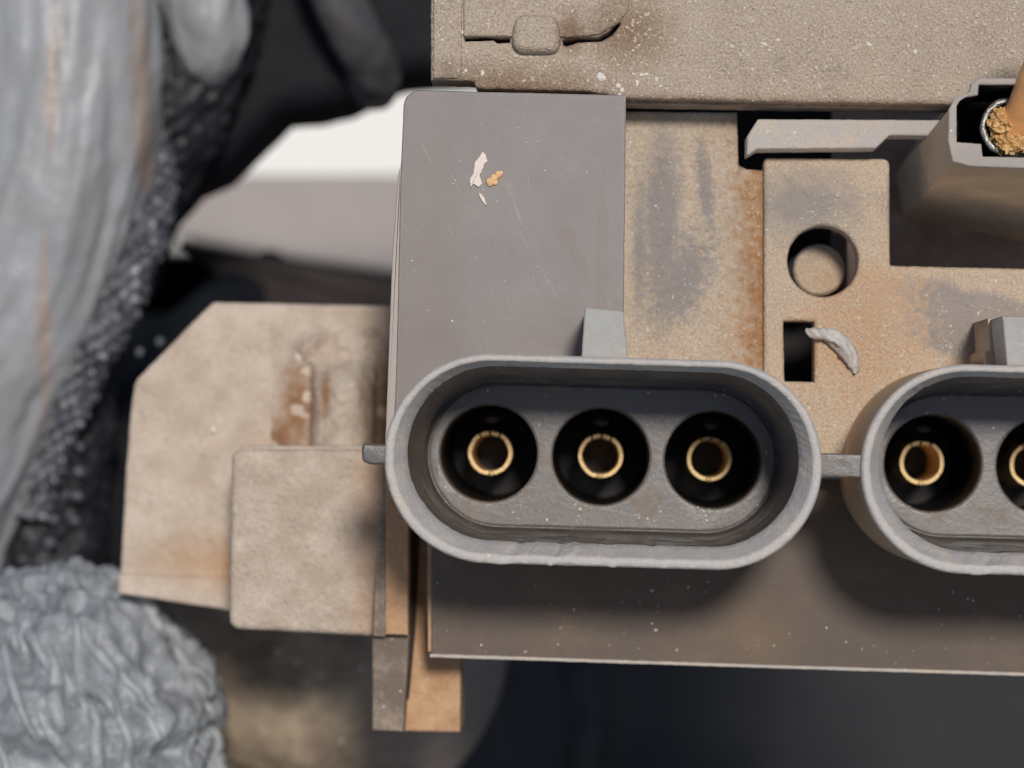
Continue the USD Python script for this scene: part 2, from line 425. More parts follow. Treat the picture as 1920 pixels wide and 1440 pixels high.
def stadium(c, hw, hh, rot, n=480):
    """n points round a shape with straight sides and half-round ends (x, y up)."""
    a = np.arange(n) / n * 2 * np.pi
    straight = hw - hh
    per = 2 * np.pi * hh + 4 * straight
    s = np.arange(n) / n
    f1 = (np.pi * hh) / per
    f2 = 2 * straight / per
    P = np.zeros((n, 2))
    for i, t in enumerate(s):
        if t < f1:
            q = -np.pi / 2 + t / f1 * np.pi; P[i] = (straight + hh * math.cos(q), hh * math.sin(q))
        elif t < f1 + f2:
            P[i] = (straight - (t - f1) / f2 * 2 * straight, hh)
        elif t < 2 * f1 + f2:
            q = np.pi / 2 + (t - f1 - f2) / f1 * np.pi; P[i] = (-straight + hh * math.cos(q), hh * math.sin(q))
        else:
            P[i] = (-straight + (t - 2 * f1 - f2) / f2 * 2 * straight, -hh)
    r = math.radians(rot)
    R = np.array([[math.cos(r), -math.sin(r)], [math.sin(r), math.cos(r)]])
    return P @ R.T + np.array([c[0], -c[1]])


def circle(c, r, n=64, z=None):
    a = np.arange(n) / n * 2 * np.pi
    return np.stack([c[0] + r * np.cos(a), c[1] + r * np.sin(a)], 1)


def tube(path, rad, nv=24, cap=True, disp=None):
    path = np.asarray(path, float)
    n = len(path)
    rad = np.broadcast_to(rad, (n,)) if np.ndim(rad) < 2 else rad
    t = np.gradient(path, axis=0)
    t /= np.maximum(np.linalg.norm(t, axis=1, keepdims=True), 1e-9)
    up = np.array([0.0, 0.0, 1.0]) if abs(t[0][2]) < 0.9 else np.array([0, 1.0, 0])
    x = np.cross(up, t[0]); x /= np.linalg.norm(x)
    rings = []
    th = np.arange(nv) / nv * 2 * np.pi
    for i in range(n):
        x = x - t[i] * (x @ t[i]); x /= np.linalg.norm(x)
        y = np.cross(t[i], x)
        r = rad[i] * np.ones(nv)
        d = np.cos(th)[:, None] * x + np.sin(th)[:, None] * y
        p = path[i] + d * r[:, None]
        if disp is not None:
            p = p + d * disp(i, th, p)[:, None]
        rings.append(p)
    v, f = loft(rings)
    if cap:
        k = len(v)
        v = np.vstack([v, path[0], path[-1]])
        j = np.arange(nv); j2 = (j + 1) % nv
        f = np.vstack([f, np.c_[j, j2, np.full(nv, k)], np.c_[(n - 1) * nv + j2, (n - 1) * nv + j, np.full(nv, k + 1)]])
    m = trimesh.Trimesh(v, f, process=False)
    if m.volume < 0:
        m.invert()
    return m


def spline(pts, n):
    pts = np.asarray(pts, float)
    from scipy.interpolate import CubicSpline
    d = np.r_[0, np.cumsum(np.linalg.norm(np.diff(pts, axis=0), axis=1))]
    return CubicSpline(d, pts, axis=0)(np.linspace(0, d[-1], n))


def lump(c, r, seed, sub=2, amp=0.35, squash=(1, 1, 1), freq=1.6):
    s = trimesh.creation.icosphere(sub, 1.0)
    v = s.vertices
    v = v * (1 + amp * (fbm(v * freq + seed * 3.1, 3, seed) - 0.5) * 2)[:, None]
    return trimesh.Trimesh(v * np.asarray(squash) * r + np.asarray(c), s.faces, process=False)


ICO = trimesh.creation.icosphere(0, 1.0)


def scatter(poly, z, count, rmin, rmax, seed, sink=0.3, dens=None, raw=False, avoid=()):
    """Small grains lying on the plane z inside poly."""
    rng = np.random.default_rng(seed)
    q = Polygon(poly if raw else at(poly, z))
    for h in avoid:
        q = q.difference(Polygon(h if raw else at(h, z)).buffer(4))
    b = q.bounds
    vs, fs, k = [], [], 0
    from shapely import contains_xy
    pts = np.c_[rng.uniform(b[0], b[2], count * 6), rng.uniform(b[1], b[3], count * 6)]
    pts = pts[contains_xy(q, pts[:, 0], pts[:, 1])]
    keep = fbm(np.c_[pts / 60, np.full(len(pts), seed)], 3, seed)
    wgt = np.clip((keep - 0.35) * 4, 0.05, 1)
    if dens is not None:
        wgt = wgt * np.clip(dens(pts), 0, 1)
    pts = pts[rng.random(len(pts)) < wgt][:count]
    for p in pts:
        r = rmin + (rmax - rmin) * rng.random() ** 3
        v = ICO.vertices * (r * rng.uniform(0.7, 1.3, 3)) * (1 + 0.25 * rng.standard_normal((12, 1)))
        v = (v @ trimesh.transformations.random_rotation_matrix(rng.random(3))[:3, :3].T) * [1, 1, 0.6]
        vs.append(v + [p[0], p[1], z + r * (1 - 2 * sink) * 0.6]); fs.append(ICO.faces + k); k += 12
    return trimesh.Trimesh(np.vstack(vs), np.vstack(fs), process=False)


# ------------------------------------------------------------------ things and parts
taken = {}


def numbered(parent, name):
    k = taken.get((parent, name), 0)
    taken[(parent, name)] = k + 1
    return f"{parent}/{name}" if k == 0 else f"{parent}/{name}_{k:03d}"


class Thing:
    def __init__(self, name, label=None, cat=None, group=None, kind=None):
        self.path, self.parts, self.data = numbered("/World", name), [], dict(label=label, category=cat, group=group, kind=kind)

    def part(self, name, mesh, mat, parent=None, label=None, kind=None, smooth=38):
        p = numbered(parent or self.path, name)
        self.parts.append((p, mesh, mat, label, kind, smooth))
        return p

    def empty(self, name, label=None):
        p = numbered(self.path, name)
        self.parts.append((p, None, None, label, None, None))
        return p

    def place(self, prim, base):
        x = UsdGeom.Xformable(prim)
        x.AddTranslateOp().Set(Gf.Vec3d(*w3(base)))
        x.AddRotateXOp().Set(ROT)
        for k, v in self.data.items():
            if v:
                prim.GetPrim().SetCustomDataByKey(k, v)

    def done(self, single=None):
        vs = [np.asarray(p[1].vertices) for p in self.parts if p[1] is not None] if single is None else [np.asarray(single[0].vertices)]
        lo, hi = np.min([v.min(0) for v in vs], 0), np.max([v.max(0) for v in vs], 0)
        base = np.array([(lo[0] + hi[0]) / 2, lo[1], lo[2]])

        def put(path, mesh, mat, smooth):
            mesh = trimesh.Trimesh((np.asarray(mesh.vertices) - base) * K, mesh.faces, process=False)
            return usdkit.mesh(stage, path, mesh, M[mat], smooth=smooth)
        if single is not None:
            self.place(put(self.path, single[0], single[1], single[2]), base)
            return
        self.place(UsdGeom.Xform.Define(stage, self.path), base)
        for path, mesh, mat, label, kind, smooth in self.parts:
            pr = UsdGeom.Xform.Define(stage, path) if mesh is None else put(path, mesh, mat, smooth)
            if label:
                pr.GetPrim().SetCustomDataByKey("label", label)
            if kind:
                pr.GetPrim().SetCustomDataByKey("kind", kind)


def one(name, label, cat, mesh, mat, group=None, kind=None, smooth=38):
    Thing(name, label, cat, group, kind).done((mesh, mat, smooth))


# ------------------------------------------------------------------ the setting: engine bay behind everything, its deep shade put into the colour
nx, ny = 60, 60
gx_, gy_ = np.meshgrid(np.linspace(-7000, 9000, nx), np.linspace(-8000, 6000, ny))
zz = -4600 + 500 * (fbm(np.stack([gx_ / 1500, gy_ / 2600, gx_ * 0], -1), 3, 5) - 0.5)
idx = np.arange(nx * ny).reshape(ny, nx)
fq = np.concatenate([np.stack([idx[:-1, :-1], idx[:-1, 1:], idx[1:, 1:]], -1).reshape(-1, 3), np.stack([idx[:-1, :-1], idx[1:, 1:], idx[1:, :-1]], -1).reshape(-1, 3)])
fc = np.stack([gx_, gy_], -1).reshape(-1, 2)[fq].mean(1)
fq = fq[~((fc[:, 1] > -330) & (fc[:, 0] < 2000))]     # the bay is open here to the pale bodywork beyond
one("engine_bay_wall", "far engine bay wall coloured dark to stand for deep shade", "wall", trimesh.Trimesh(np.stack([gx_, gy_, zz], -1).reshape(-1, 3), fq, process=False), "backdrop", kind="structure", smooth=True)

# ------------------------------------------------------------------ connector housing
H = Thing("connector_housing", "dusty black plastic housing with two oval three pin sockets", "connector")
B = [(808, -60), (2060, -60)]

SC = [((1131, 866), -1.7), ((2025, 885), -1.4)]
CUT = [stadium(c, 400, 186, r, 160) for c, r in SC]
# side panel (recessed, silted) and main panel (raised)
H.part("side_panel", slab([(1150, 209), (1382, 211), (1385, 309), (1400, 317), (1436, 320), (1436, 900), (1150, 900)], -448, -620, bev=5, step=12, jit=1.2, seed=2, cut=CUT), "side",
       label="recessed strip caked with rusty silt")
H.part("silt_grains", scatter([(1172, 215), (1380, 217), (1384, 320), (1424, 330), (1424, 690), (1172, 690)], -448, 1100, 0.8, 3.2, 11,
                              dens=lambda p: 0.06 + np.clip((p[:, 0] - 1300) / 160, 0, 1)), "silt", kind="stuff")
hole = [tuple(p) for p in circle((1543, 490), 66.5, 72)]
slot = [(1469, 602), (1527, 603), (1527, 622), (1527, 716), (1471, 715)]
main = [(1432, 296), (1668, 298), (1669, 498), (2100, 508), (2100, 900), (1432, 895)]
H.part("front_panel", slab(main, -430, -500, holes=[hole, slot], bev=9, step=9, jit=1.0, seed=3, rad=12, only=[0, 1], cut=CUT), "panel", label="sandy front panel with a round hole and a slot")
H.part("sand_grains", scatter([(1445, 310), (1660, 312), (1660, 510), (1910, 520), (1910, 640), (1700, 690), (1590, 840), (1545, 840), (1520, 720), (1535, 600), (1470, 590), (1470, 420), (1445, 420)],
                              -430, 2200, 0.8, 3.2, 12, avoid=(hole, slot), dens=lambda p: 0.3 + 0.7 * np.exp(-(((p[:, 0] - 1660) / 130) ** 2 + ((p[:, 1] + 640) / 140) ** 2))), "sand", kind="stuff")
# post seen down the round hole
pc = at1(1536, 506, -600)
post = tube([(pc[0], pc[1], z) for z in (-900, -640, -606, -600)], np.array([54, 54, 53, 48]), 48)
H.part("post", post, "panel", label="dusty round peg at the bottom of the hole")
q = at1(1590, 490, -560)
H.part("post_rib", slab([(q[0] - 12, q[1] - 70), (q[0] + 10, q[1] - 70), (q[0] + 10, q[1] + 70), (q[0] - 12, q[1] + 70)], -700, -900, raw=True, bev=3), "skirt")
# ledge bar above the front panel, back wall of the gaps
H.part("ledge", slab([(1421, 223), (1800, 225), (1800, 256), (1668, 254), (1642, 278), (1421, 280), (1400, 292), (1400, 256)], -360, -440, bev=5, step=12, jit=1.0, seed=4), "ledge", label="narrow pale ledge bar")
H.part("back_wall", slab([(1120, 120), (2160, 120), (2160, 560), (1640, 560), (1640, 760), (1120, 760)], -905, -1000, bev=2), "black")
# cover plate
cover = [(776, 169), (1174, 178), (1171, 420), (1168, 720), (1100, 800), (736, 860), (743, 690), (748, 480), (751, 330), (757, 186)]
H.part("cover_plate", slab(cover, -270, -470, bev=4, step=14, jit=0.7, seed=6, rad=16, only=[0, 9], cut=CUT), "cover", label="smooth scuffed grey cover plate")
edge = [(753, 300), (746, 330), (735, 490), (729, 640), (721, 860), (742, 860), (752, 480)]
H.part("cover_edge", slab(edge, -276, -470, bev=3, step=14, jit=0.6, seed=7, cut=CUT), "cover_edge")


def ring_mesh(c, z0, z1, ro, ri, rot=0.0, seed=0):
    rng = np.random.default_rng(seed)
    parts = []
    for a0, a1, dr, dz in ((119, 417, 0, 0), (62, 85, -1.5, -8), (91, 114, -1.0, -5)):
        n = max(4, int((a1 - a0) / 6))
        a = np.radians(np.linspace(a0, a1, n) + rot)
        wob = 1.2 * (noise(np.c_[np.cos(a) * 2.2, np.sin(a) * 2.2, np.full(n, seed)], seed) - 0.5)
        o = np.stack([c[0] + (ro + dr + wob) * np.cos(a), c[1] + (ro + dr + wob) * np.sin(a)], 1)
        i = np.stack([c[0] + (ri + dr + wob * 2) * np.cos(a), c[1] + (ri + dr + wob * 2) * np.sin(a)], 1)
        parts.append(slab(np.vstack([o, i[::-1]]), z0 + dz, z1, raw=True, bev=1.6, steps=2))
    # the small turned in bead at the foot of the ring
    parts.append(lump((c[0] + rng.uniform(-3, 3), c[1] - (ro + ri) / 2, z0 - 3), 7, seed, 2, 0.2, (1.1, 0.8, 1)))
    return join(parts)


def make_shell(cen, rot, seed, label):
    P = H.empty("connector_shell", label)
    c = np.asarray(cen, float)
    prof = [(0, 411, 197, -560), (0, 411, 197, -9), (0, 409, 195, -3), (0, 405, 191, 0), (-2, 396, 183, 0), (-3, 392, 180, -5), (-8, 379, 171, -30), (-10, 373, 167, -40),
            (-10, 370, 165, -52), (-8, 361, 157, -330), (-7, 357, 152, -425), (-6, 351, 145, -446), (-6, 335, 130, -449)]
    jam = [0.0, 0.4, 1.5, 1.4, 1.0, 1.4, 2.2, 3.6, 2.0, 0.3, 0.2, 0.1, 0]
    rings = []
    n = 900
    for (dy, hw, hh, z), j in zip(prof, jam):
        s = stadium((c[0], c[1] + dy), hw, hh, rot, n)
        d = s - [c[0], -c[1]]
        u = d / np.linalg.norm(d, axis=1, keepdims=True)
        q = np.c_[s / 9.0, np.full(n, z / 30.0 + seed * 9)]
        patchy = np.clip((fbm(q / 6, 2, seed + 3) - 0.3) * 3, 0.1, 1.6)
        w = (fbm(q, 3, seed) - 0.5) * 2.6 * patchy + 0.4 * (fbm(q / 9, 2, seed + 5) - 0.5) * 2
        # a few nicks and bits of moulding flash
        for a, wd, hgt in ((225, 3, 5), (243, 1.5, 4), (251, 2, -3), (275, 2.5, 3), (300, 2, 3)):
            ang = np.degrees(np.arctan2(d[:, 1], d[:, 0])) % 360
            w = w + (hgt / max(j, 1) if 1 < j < 3 else 0) * np.exp(-((ang - a) / wd) ** 2)
        p = s + u * (w * j)[:, None]
        zj = z + (0.9 * j * (fbm(q + 31, 3, seed + 9) - 0.5) * 2 if z > -100 else 0)
        rings.append(np.c_[p, zj * np.ones(n)])
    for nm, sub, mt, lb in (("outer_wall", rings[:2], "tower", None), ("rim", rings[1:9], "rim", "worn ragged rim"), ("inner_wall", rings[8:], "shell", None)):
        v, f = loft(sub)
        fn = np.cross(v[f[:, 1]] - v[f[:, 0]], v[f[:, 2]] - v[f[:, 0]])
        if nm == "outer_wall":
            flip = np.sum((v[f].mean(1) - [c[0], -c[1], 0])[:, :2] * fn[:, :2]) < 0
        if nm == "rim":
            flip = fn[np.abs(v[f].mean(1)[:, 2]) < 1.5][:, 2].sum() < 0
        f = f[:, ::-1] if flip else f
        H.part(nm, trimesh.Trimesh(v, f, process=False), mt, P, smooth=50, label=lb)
    r = math.radians(rot)
    ux = np.array([math.cos(r), math.sin(r)])
    holes = [np.array([c[0], -c[1]]) + ux * 226 * k + [-3, 8] for k in (-1, 0, 1)]
    fl = stadium((c[0], c[1] - 6), 350, 144, rot, 200)
    H.part("insert", slab(fl, -440, -470, holes=[circle(h, 97.5, 72) for h in holes], raw=True, bev=6, steps=3), "insert", P, label="grey insert with three round holes")
    for i, h in enumerate(holes):
        zs = (-455, -700, -895, -900)
        t = loft([np.c_[circle(h, rr, 56), np.full(56, z)] for rr, z in zip((98.5, 95, 90, 0.5), zs)])
        tv, tf = t
        H.part("pin_cavity", trimesh.Trimesh(tv, tf[:, ::-1], process=False), "cavity", P)
        cc = h + [(-3, 0, -1)[i], (0, 1, 1)[i]]
        H.part("contact_ring", ring_mesh(cc, -630, -880, 46.5, 38.0, rot=(4, 0, -3)[i] - 1, seed=seed * 10 + i), "brass", P)
        H.part("glint_nub", lump((h[0] + 2, h[1] + 70, -640), 12, seed + i, 2, 0.2, (1.3, 0.7, 1.0)), "skirt", P)  # added lump standing in for the glint inside each cavity
    return P


make_shell((1131, 866), -1.7, 1, "left oval socket seen whole with three brass contact rings")
make_shell((2025, 885), -1.4, 2, "right oval socket cut by the edge of the view")
# locking tabs on the shells, bridge between them, stub at the left
H.part("locking_tab", slab([(1096, 576), (1169, 583), (1177, 676), (1090, 674)], -18, -470, bev=4, step=8, jit=1.2, seed=21, rad=6, only=[0, 1]), "tab", label="pale block above the left socket")
H.part("locking_tab", slab([(1879, 593), (2010, 595), (2010, 690), (1888, 686)], -18, -190, bev=4, step=8, jit=1.0, seed=22), "tab")
H.part("tab_foot", slab([(1852, 597), (2010, 597), (2010, 700), (1843, 690), (1846, 660), (1856, 654)], -192, -440, bev=3), "tower")
H.part("bridge", slab([(1532, 850), (1628, 852), (1628, 897), (1532, 894)], -14, -110, bev=4, step=8, jit=1.2, seed=23), "shell", label="short rib joining the two sockets")
H.part("stub", slab([(678, 831), (735, 835), (735, 871), (694, 871), (679, 864)], -14, -120, bev=5, step=7, jit=1.2, seed=24, rad=8, only=[0, 3, 4]), "shell", label="small cut rib at the left of the socket")
# skirt below
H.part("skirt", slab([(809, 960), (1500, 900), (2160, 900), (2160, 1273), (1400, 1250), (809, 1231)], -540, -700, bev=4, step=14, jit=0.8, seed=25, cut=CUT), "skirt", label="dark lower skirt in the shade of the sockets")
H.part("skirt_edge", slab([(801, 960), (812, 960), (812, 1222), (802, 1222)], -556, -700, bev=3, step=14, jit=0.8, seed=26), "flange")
H.part("skirt_lip", slab([(806, 1226), (1400, 1245.5), (2160, 1268.5), (2160, 1275), (1400, 1251.5), (806, 1232.5)], -538, -560, bev=1.5, step=9, jit=1.3, seed=28), "ledge", label="pale worn lower edge of the skirt")
H.part("pale_specks", join([scatter([(812, 1080), (2000, 1100), (2000, 1262), (1400, 1240), (812, 1222)], -540, 70, 0.8, 2.6, 16), scatter([(770, 180), (1160, 190), (1160, 600), (1000, 650), (770, 660)], -270, 45, 0.7, 2.0, 17),
                            scatter([(960, 940), (1330, 952), (1330, 980), (960, 972)], -440, 40, 0.8, 3.0, 18), scatter([(1003, 770), (1030, 770), (1030, 800), (1003, 800)], -440, 10, 0.8, 2.4, 19)]), "pale_grit", kind="stuff")
# square tower with its socket
tower = [(1836, 146), (2060, 146), (2060, 322), (1817, 312), (1786, 303), (1777, 262), (1779, 205), (1790, 184), (1818, 171), (1821, 156)]
well = [(1836, 159), (2040, 159), (2040, 298), (1843, 293), (1840, 270), (1794, 266), (1794, 199), (1803, 184), (1834, 178)]
TW = H.empty("tower_socket", "square tower socket at the upper right")
H.part("rim", slab(tower, 0, -16, holes=[well], bev=4, step=8, jit=0.8, seed=27), "tower_rim", TW)
tower_front = [(1838, 149), (2060, 149), (2060, 320), (1787, 306), (1779, 203)]
tower_foot = [(1728, 244), (2010, 250), (2010, 486), (1688, 414), (1673, 332)]


def both(a, za, b, zb, step=18):
    """Matching dense rings of two outlines with the same corners."""
    A, Bq, ra, rb = at(a, za), at(b, zb), [], []
    for k in range(len(A)):
        n_ = max(1, int(np.linalg.norm(A[(k + 1) % len(A)] - A[k]) / step))
        for q_ in range(n_):
            ra.append(A[k] + (A[(k + 1) % len(A)] - A[k]) * q_ / n_); rb.append(Bq[k] + (Bq[(k + 1) % len(A)] - Bq[k]) * q_ / n_)
    return np.array(ra), np.array(rb)


fr, bk = both(tower_front, -12, tower_foot, -950)
rings = []
for k in range(3):
    u = k / 2
    p2 = fr + (bk - fr) * u
    q3 = np.c_[p2 / 60, np.full(len(p2), u * 14)]
    p2 = p2 + (p2 - p2.mean(0)) / np.linalg.norm(p2 - p2.mean(0), axis=1, keepdims=True) * -2.0
    rings.append(np.c_[p2, np.full(len(p2), -12 - 938 * u)])
tv_, tf_ = loft(rings)
bm = trimesh.Trimesh(tv_, tf_, process=False)
cen_ = tv_.mean(0)
if np.sum((bm.triangles_center - cen_)[:, :2] * bm.face_normals[:, :2]) < 0:
    bm.invert()
under_ = bm.face_normals[:, 1] < -0.7  # down-facing faces: less dusty, and coloured darker to paint in their shade
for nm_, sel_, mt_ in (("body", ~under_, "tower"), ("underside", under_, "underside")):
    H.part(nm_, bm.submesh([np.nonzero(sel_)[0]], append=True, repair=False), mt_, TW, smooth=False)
H.part("pocket_floor", slab([(1560, 190), (2100, 190), (2100, 620), (1560, 620)], -895, -904, bev=2), "pocket")
wl = at(well, 0)
if area2(wl) < 0:
    wl = wl[::-1]
lv = loft([np.c_[inset(wl, 0.8), np.full(len(wl), -6)], np.c_[inset(wl, 0.8), np.full(len(wl), -420)]])
pv, pf = trimesh.creation.triangulate_polygon(Polygon(inset(wl, 0.8)), engine="earcut")
H.part("well", join([(lv[0], lv[1]), (np.c_[pv, np.full(len(pv), -420)], pf)]), "cavity", TW)
rc = at1(1893, 238, -75)
tor = trimesh.creation.torus(50, 7, 64, 16)
tv = tor.vertices.copy()
tv += tor.vertex_normals * (5 * (fbm(tv / 12 + 5, 3, 3) - 0.5))[:, None]
H.part("terminal_ring", trimesh.Trimesh(tv + rc, tor.faces, process=False), "silver", TW)
H.part("terminal_well", tube([(rc[0], rc[1], z) for z in (-419, -240, -88)], np.array([44, 44, 44]), 32), "black", TW)
H.done()

# ------------------------------------------------------------------ wire standing in the tower
W = Thing("copper_wire", "thick orange brown copper wire with gold crust at its foot in the tower socket", "wire")
a, b = at1(1905, 234, -70), at1(2010, 20, 130)
pw = spline([a, a + (b - a) * 0.3 + [2, -2, 0], a + (b - a) * 0.7, b], 26)
W.part("wire", tube(pw, np.linspace(34, 48, 26), 32, disp=lambda i, th, p: 5 * (fbm(p / 40, 3, 4) - 0.5)), "copper")
cr = [lump(rc + [10 + 34 * math.cos(t) * s, -2 + 34 * math.sin(t) * s, 14 + 10 * math.sin(3 * t)], 15 + 5 * math.sin(5 * t), k + 1, 3, 0.9, (1, 1, 1), 2.6)
      for k, (t, s) in enumerate([(x, 1.0) for x in np.linspace(2.3, 6.3, 13)] + [(x, 0.55) for x in np.linspace(2.0, 6.0, 7)])]
W.part("crust", join(cr), "crust", label="gritty gold corrosion")
W.done()

# ------------------------------------------------------------------ sandy block across the top
R = Thing("sandy_block", "long sand caked grey block across the top right", "block")
blk = [(807, -120), (2100, -120), (2100, 200), (1500, 192), (1178, 184), (1100, 171), (893, 166), (888, 152), (808, 150)]
groove1 = [(870, 69), (905, 67), (956, 70), (956, 80), (932, 80), (925, 75), (872, 77)]
groove2 = [(1055, 74), (1085, 69), (1122, 70), (1140, 60), (1160, 40), (1164, 44), (1148, 66), (1128, 77), (1085, 79), (1062, 86), (1056, 84)]
R.part("block_body", slab(blk, -300, -420, holes=[groove1, groove2], bev=8, steps=3, step=6, jit=1.8, seed=31, walls=True), "block")
R.part("under_lip", slab([(1100, 100), (2100, 100), (2100, 206), (1500, 199), (1178, 193), (1100, 189)], -330, -430, bev=14, steps=4, step=10, jit=2.0, seed=32), "flange_grey")
R.part("groove_floor", slab([(860, 30), (1180, 30), (1180, 100), (860, 100)], -350, -420, bev=1), "brown_dark")  # dark brown colour paints the shadow down in the grooves
boss = [(963, 26), (1047, 26), (1053, 98), (959, 97)]
R.part("boss", slab(boss, -270, -310, bev=16, steps=4, step=9, jit=1.0, seed=33, rad=28), "block", label="small raised lug crossing the groove")
R.part("ridge", slab([(869, -110), (1186, -110), (1178, 20), (1160, 42), (1122, 64), (1062, 70), (869, 67)], -292, -310, bev=5, steps=3, step=8, jit=1.6, seed=35), "block", label="slightly raised face above the groove")
R.part("edge_step", slab([(812, -100), (866, -100), (866, 140), (858, 147), (812, 147)], -294, -310, bev=5, step=8, jit=1.8, seed=34), "block")
R.part("sand_grains", scatter([(812, -100), (1960, -100), (1960, 180), (1500, 178), (1178, 172), (1100, 160), (895, 150), (812, 140)], -300, 3200, 0.9, 4.0, 13, avoid=(groove1, groove2, [(860, 66), (1165, 66), (1165, 100), (860, 100)])), "sand", kind="stuff")
cl = []
rg = np.random.default_rng(44)
for (x, y, n, sp, r) in [(1123, 143, 3, 4, 6), (1200, 150, 8, 18, 4), (1170, 158, 6, 14, 4), (1440, 80, 6, 9, 3.5), (848, 40, 7, 10, 3.5), (852, 20, 5, 5, 3), (832, 15, 4, 6, 4), (1716, 98, 1, 1, 5), (1628, 84, 1, 1, 4), (860, 130, 6, 8, 3.5), (905, 137, 1, 1, 6), (932, 58, 1, 1, 6)]:
    for k in range(n):
        xx_, yy_ = x + rg.normal() * sp, y + rg.normal() * sp * (1.6 if x == 848 else 0.7)
        cl.append(lump(at1(xx_, yy_, -299), r * rg.uniform(0.3, 1.15), k + int(x), 1, 0.7, (rg.uniform(0.7, 1.5), rg.uniform(0.7, 1.4), 0.6)))
R.part("pale_crumbs", join(cl), "pale_grit", kind="stuff")
R.done()

# ------------------------------------------------------------------ rusty bracket at the left
Bk = Thing("mounting_bracket", "tan rust stained bracket with a cut corner left of the connector", "bracket")
plate = [(398, 566), (760, 574), (790, 700), (790, 1160), (440, 1146), (420, 1141), (222, 1112), (229, 1000), (234, 900), (243, 780), (252, 715)]
Bk.part("bracket_plate", slab(plate, -1000, -1300, bev=10, steps=3, step=16, jit=1.5, seed=41, rad=14), "bracket", label="flat back plate with a cut corner")
Bk.part("lower_edge", slab([(222, 1076), (440, 1084), (440, 1148), (420, 1143), (221, 1113)], -985, -1001, bev=7, step=14, jit=1.5, seed=46), "bracket")
Bk.part("raised_block", slab([(434, 842), (760, 842), (760, 1196), (700, 1193), (429, 1179)], -700, -1001, bev=14, steps=4, step=12, jit=1.5, seed=42, rad=24), "bracket_block", label="pitted raised block")
Bk.part("block_lip", slab([(452, 836), (760, 836), (760, 860), (452, 862)], -724, -1001, bev=8, step=12, jit=1.5, seed=47), "bracket")
pebb = []
for k in range(430):
    x, y = rg.uniform(445, 700), rg.uniform(866, 1178)
    if fbm(np.array([x / 50, y / 50, 3.0]), 3, 2) > 0.42:
        pebb.append(lump(at1(x, y, -703), rg.uniform(5, 12), k, 1, 0.4, (1, 1, 0.4)))
Bk.part("pitted_crust", join(pebb), "bracket_block", kind="stuff", smooth=True)
pebb = []
for k in range(150):
    x, y = rg.uniform(260, 720), rg.uniform(600, 1060)
    if x > 260 + max(0, 715 - y) and fbm(np.array([x / 70, y / 70, 3.0]), 3, 4) > 0.48:
        pebb.append(lump(at1(x, y, -1003), rg.uniform(8, 18), k, 1, 0.4, (1, 1, 0.35)))
Bk.part("silt_crust", join(pebb), "bracket", kind="stuff", smooth=True)
bx_, by_ = np.meshgrid(np.linspace(488, 742, 110), np.linspace(596, 856, 110))


def sm(x, a, b):
    t = np.clip((x - a) / (b - a), 0, 1)
    return t * t * (3 - 2 * t)


bh = 84 * np.sqrt(np.clip(1 - ((bx_ - 645) / 62) ** 2, 0, 1)) * sm(by_, 655, 735) + 22 * sm(by_, 770, 840) * sm(bx_, 520, 600)
nz_ = fbm(np.stack([bx_ / 24, by_ / 24, bx_ * 0 + 2.2], -1), 4, 51)
bh += 34 * (nz_ - 0.42) * sm(bx_ + by_ * 0.3, 690, 800) + 24 * np.exp(-((bx_ - 572) ** 2 + (by_ - 655) ** 2) / 260) + 16 * np.exp(-((bx_ - 592) ** 2 + (by_ - 640) ** 2) / 200)
edge_ = sm(bx_, 488, 520) * sm(by_, 596, 630)
bh = bh * edge_ - 6 * (1 - edge_) + 1.5 * edge_
bq = at(np.stack([bx_, by_], -1).reshape(-1, 2), -1000)
bi = np.arange(110 * 110).reshape(110, 110)
bfaces = np.concatenate([np.stack([bi[:-1, :-1], bi[1:, :-1], bi[1:, 1:]], -1).reshape(-1, 3), np.stack([bi[:-1, :-1], bi[1:, 1:], bi[:-1, 1:]], -1).reshape(-1, 3)])
Bk.part("moulded_bump", trimesh.Trimesh(np.c_[bq, -1000 + bh.ravel()], bfaces, process=False), "bump", smooth=True, label="soft rusty bump caked with silt above the raised block")
Bk.part("pale_crumbs", join([lump(at1(x, y, -990), r, i, 2, 0.4, (1, 1, 0.6)) for i, (x, y, r) in enumerate([(562, 668, 10), (578, 648, 13), (590, 640, 9), (400, 806, 6)])]), "chalk", kind="stuff", smooth=True)
# flange strips under the housing's left edge
Bk.part("outer_flange", slab([(722, 880), (766, 930), (765, 1191), (722, 1190)], -600, -760, bev=4, step=10, jit=1.0, seed=43), "flange", label="orange stained upper flange strip")
Bk.part("flange_side", slab([(718, 880), (722, 880), (722, 1194), (700, 1192), (707, 1040)], -606, -760, bev=2), "flange_grey")
Bk.part("lower_flange", slab([(698, 1192), (768, 1189), (756, 1372), (698, 1370)], -640, -860, bev=5, step=10, jit=1.2, seed=44), "flange_grey", label="grimy grey lower flange strip")
Bk.part("inner_flange", slab([(772, 1000), (866, 1000), (863, 1373), (757, 1371)], -720, -900, bev=5, step=10, jit=1.2, seed=45), "flange", label="clean orange inner flange strip")
Bk.part("gap_shade", slab([(758, 960), (788, 960), (777, 1190), (766, 1310), (756, 1310)], -690, -719, bev=2), "brown_dark")  # dark strip painting the shade in the gap beside the flange
Bk.done()

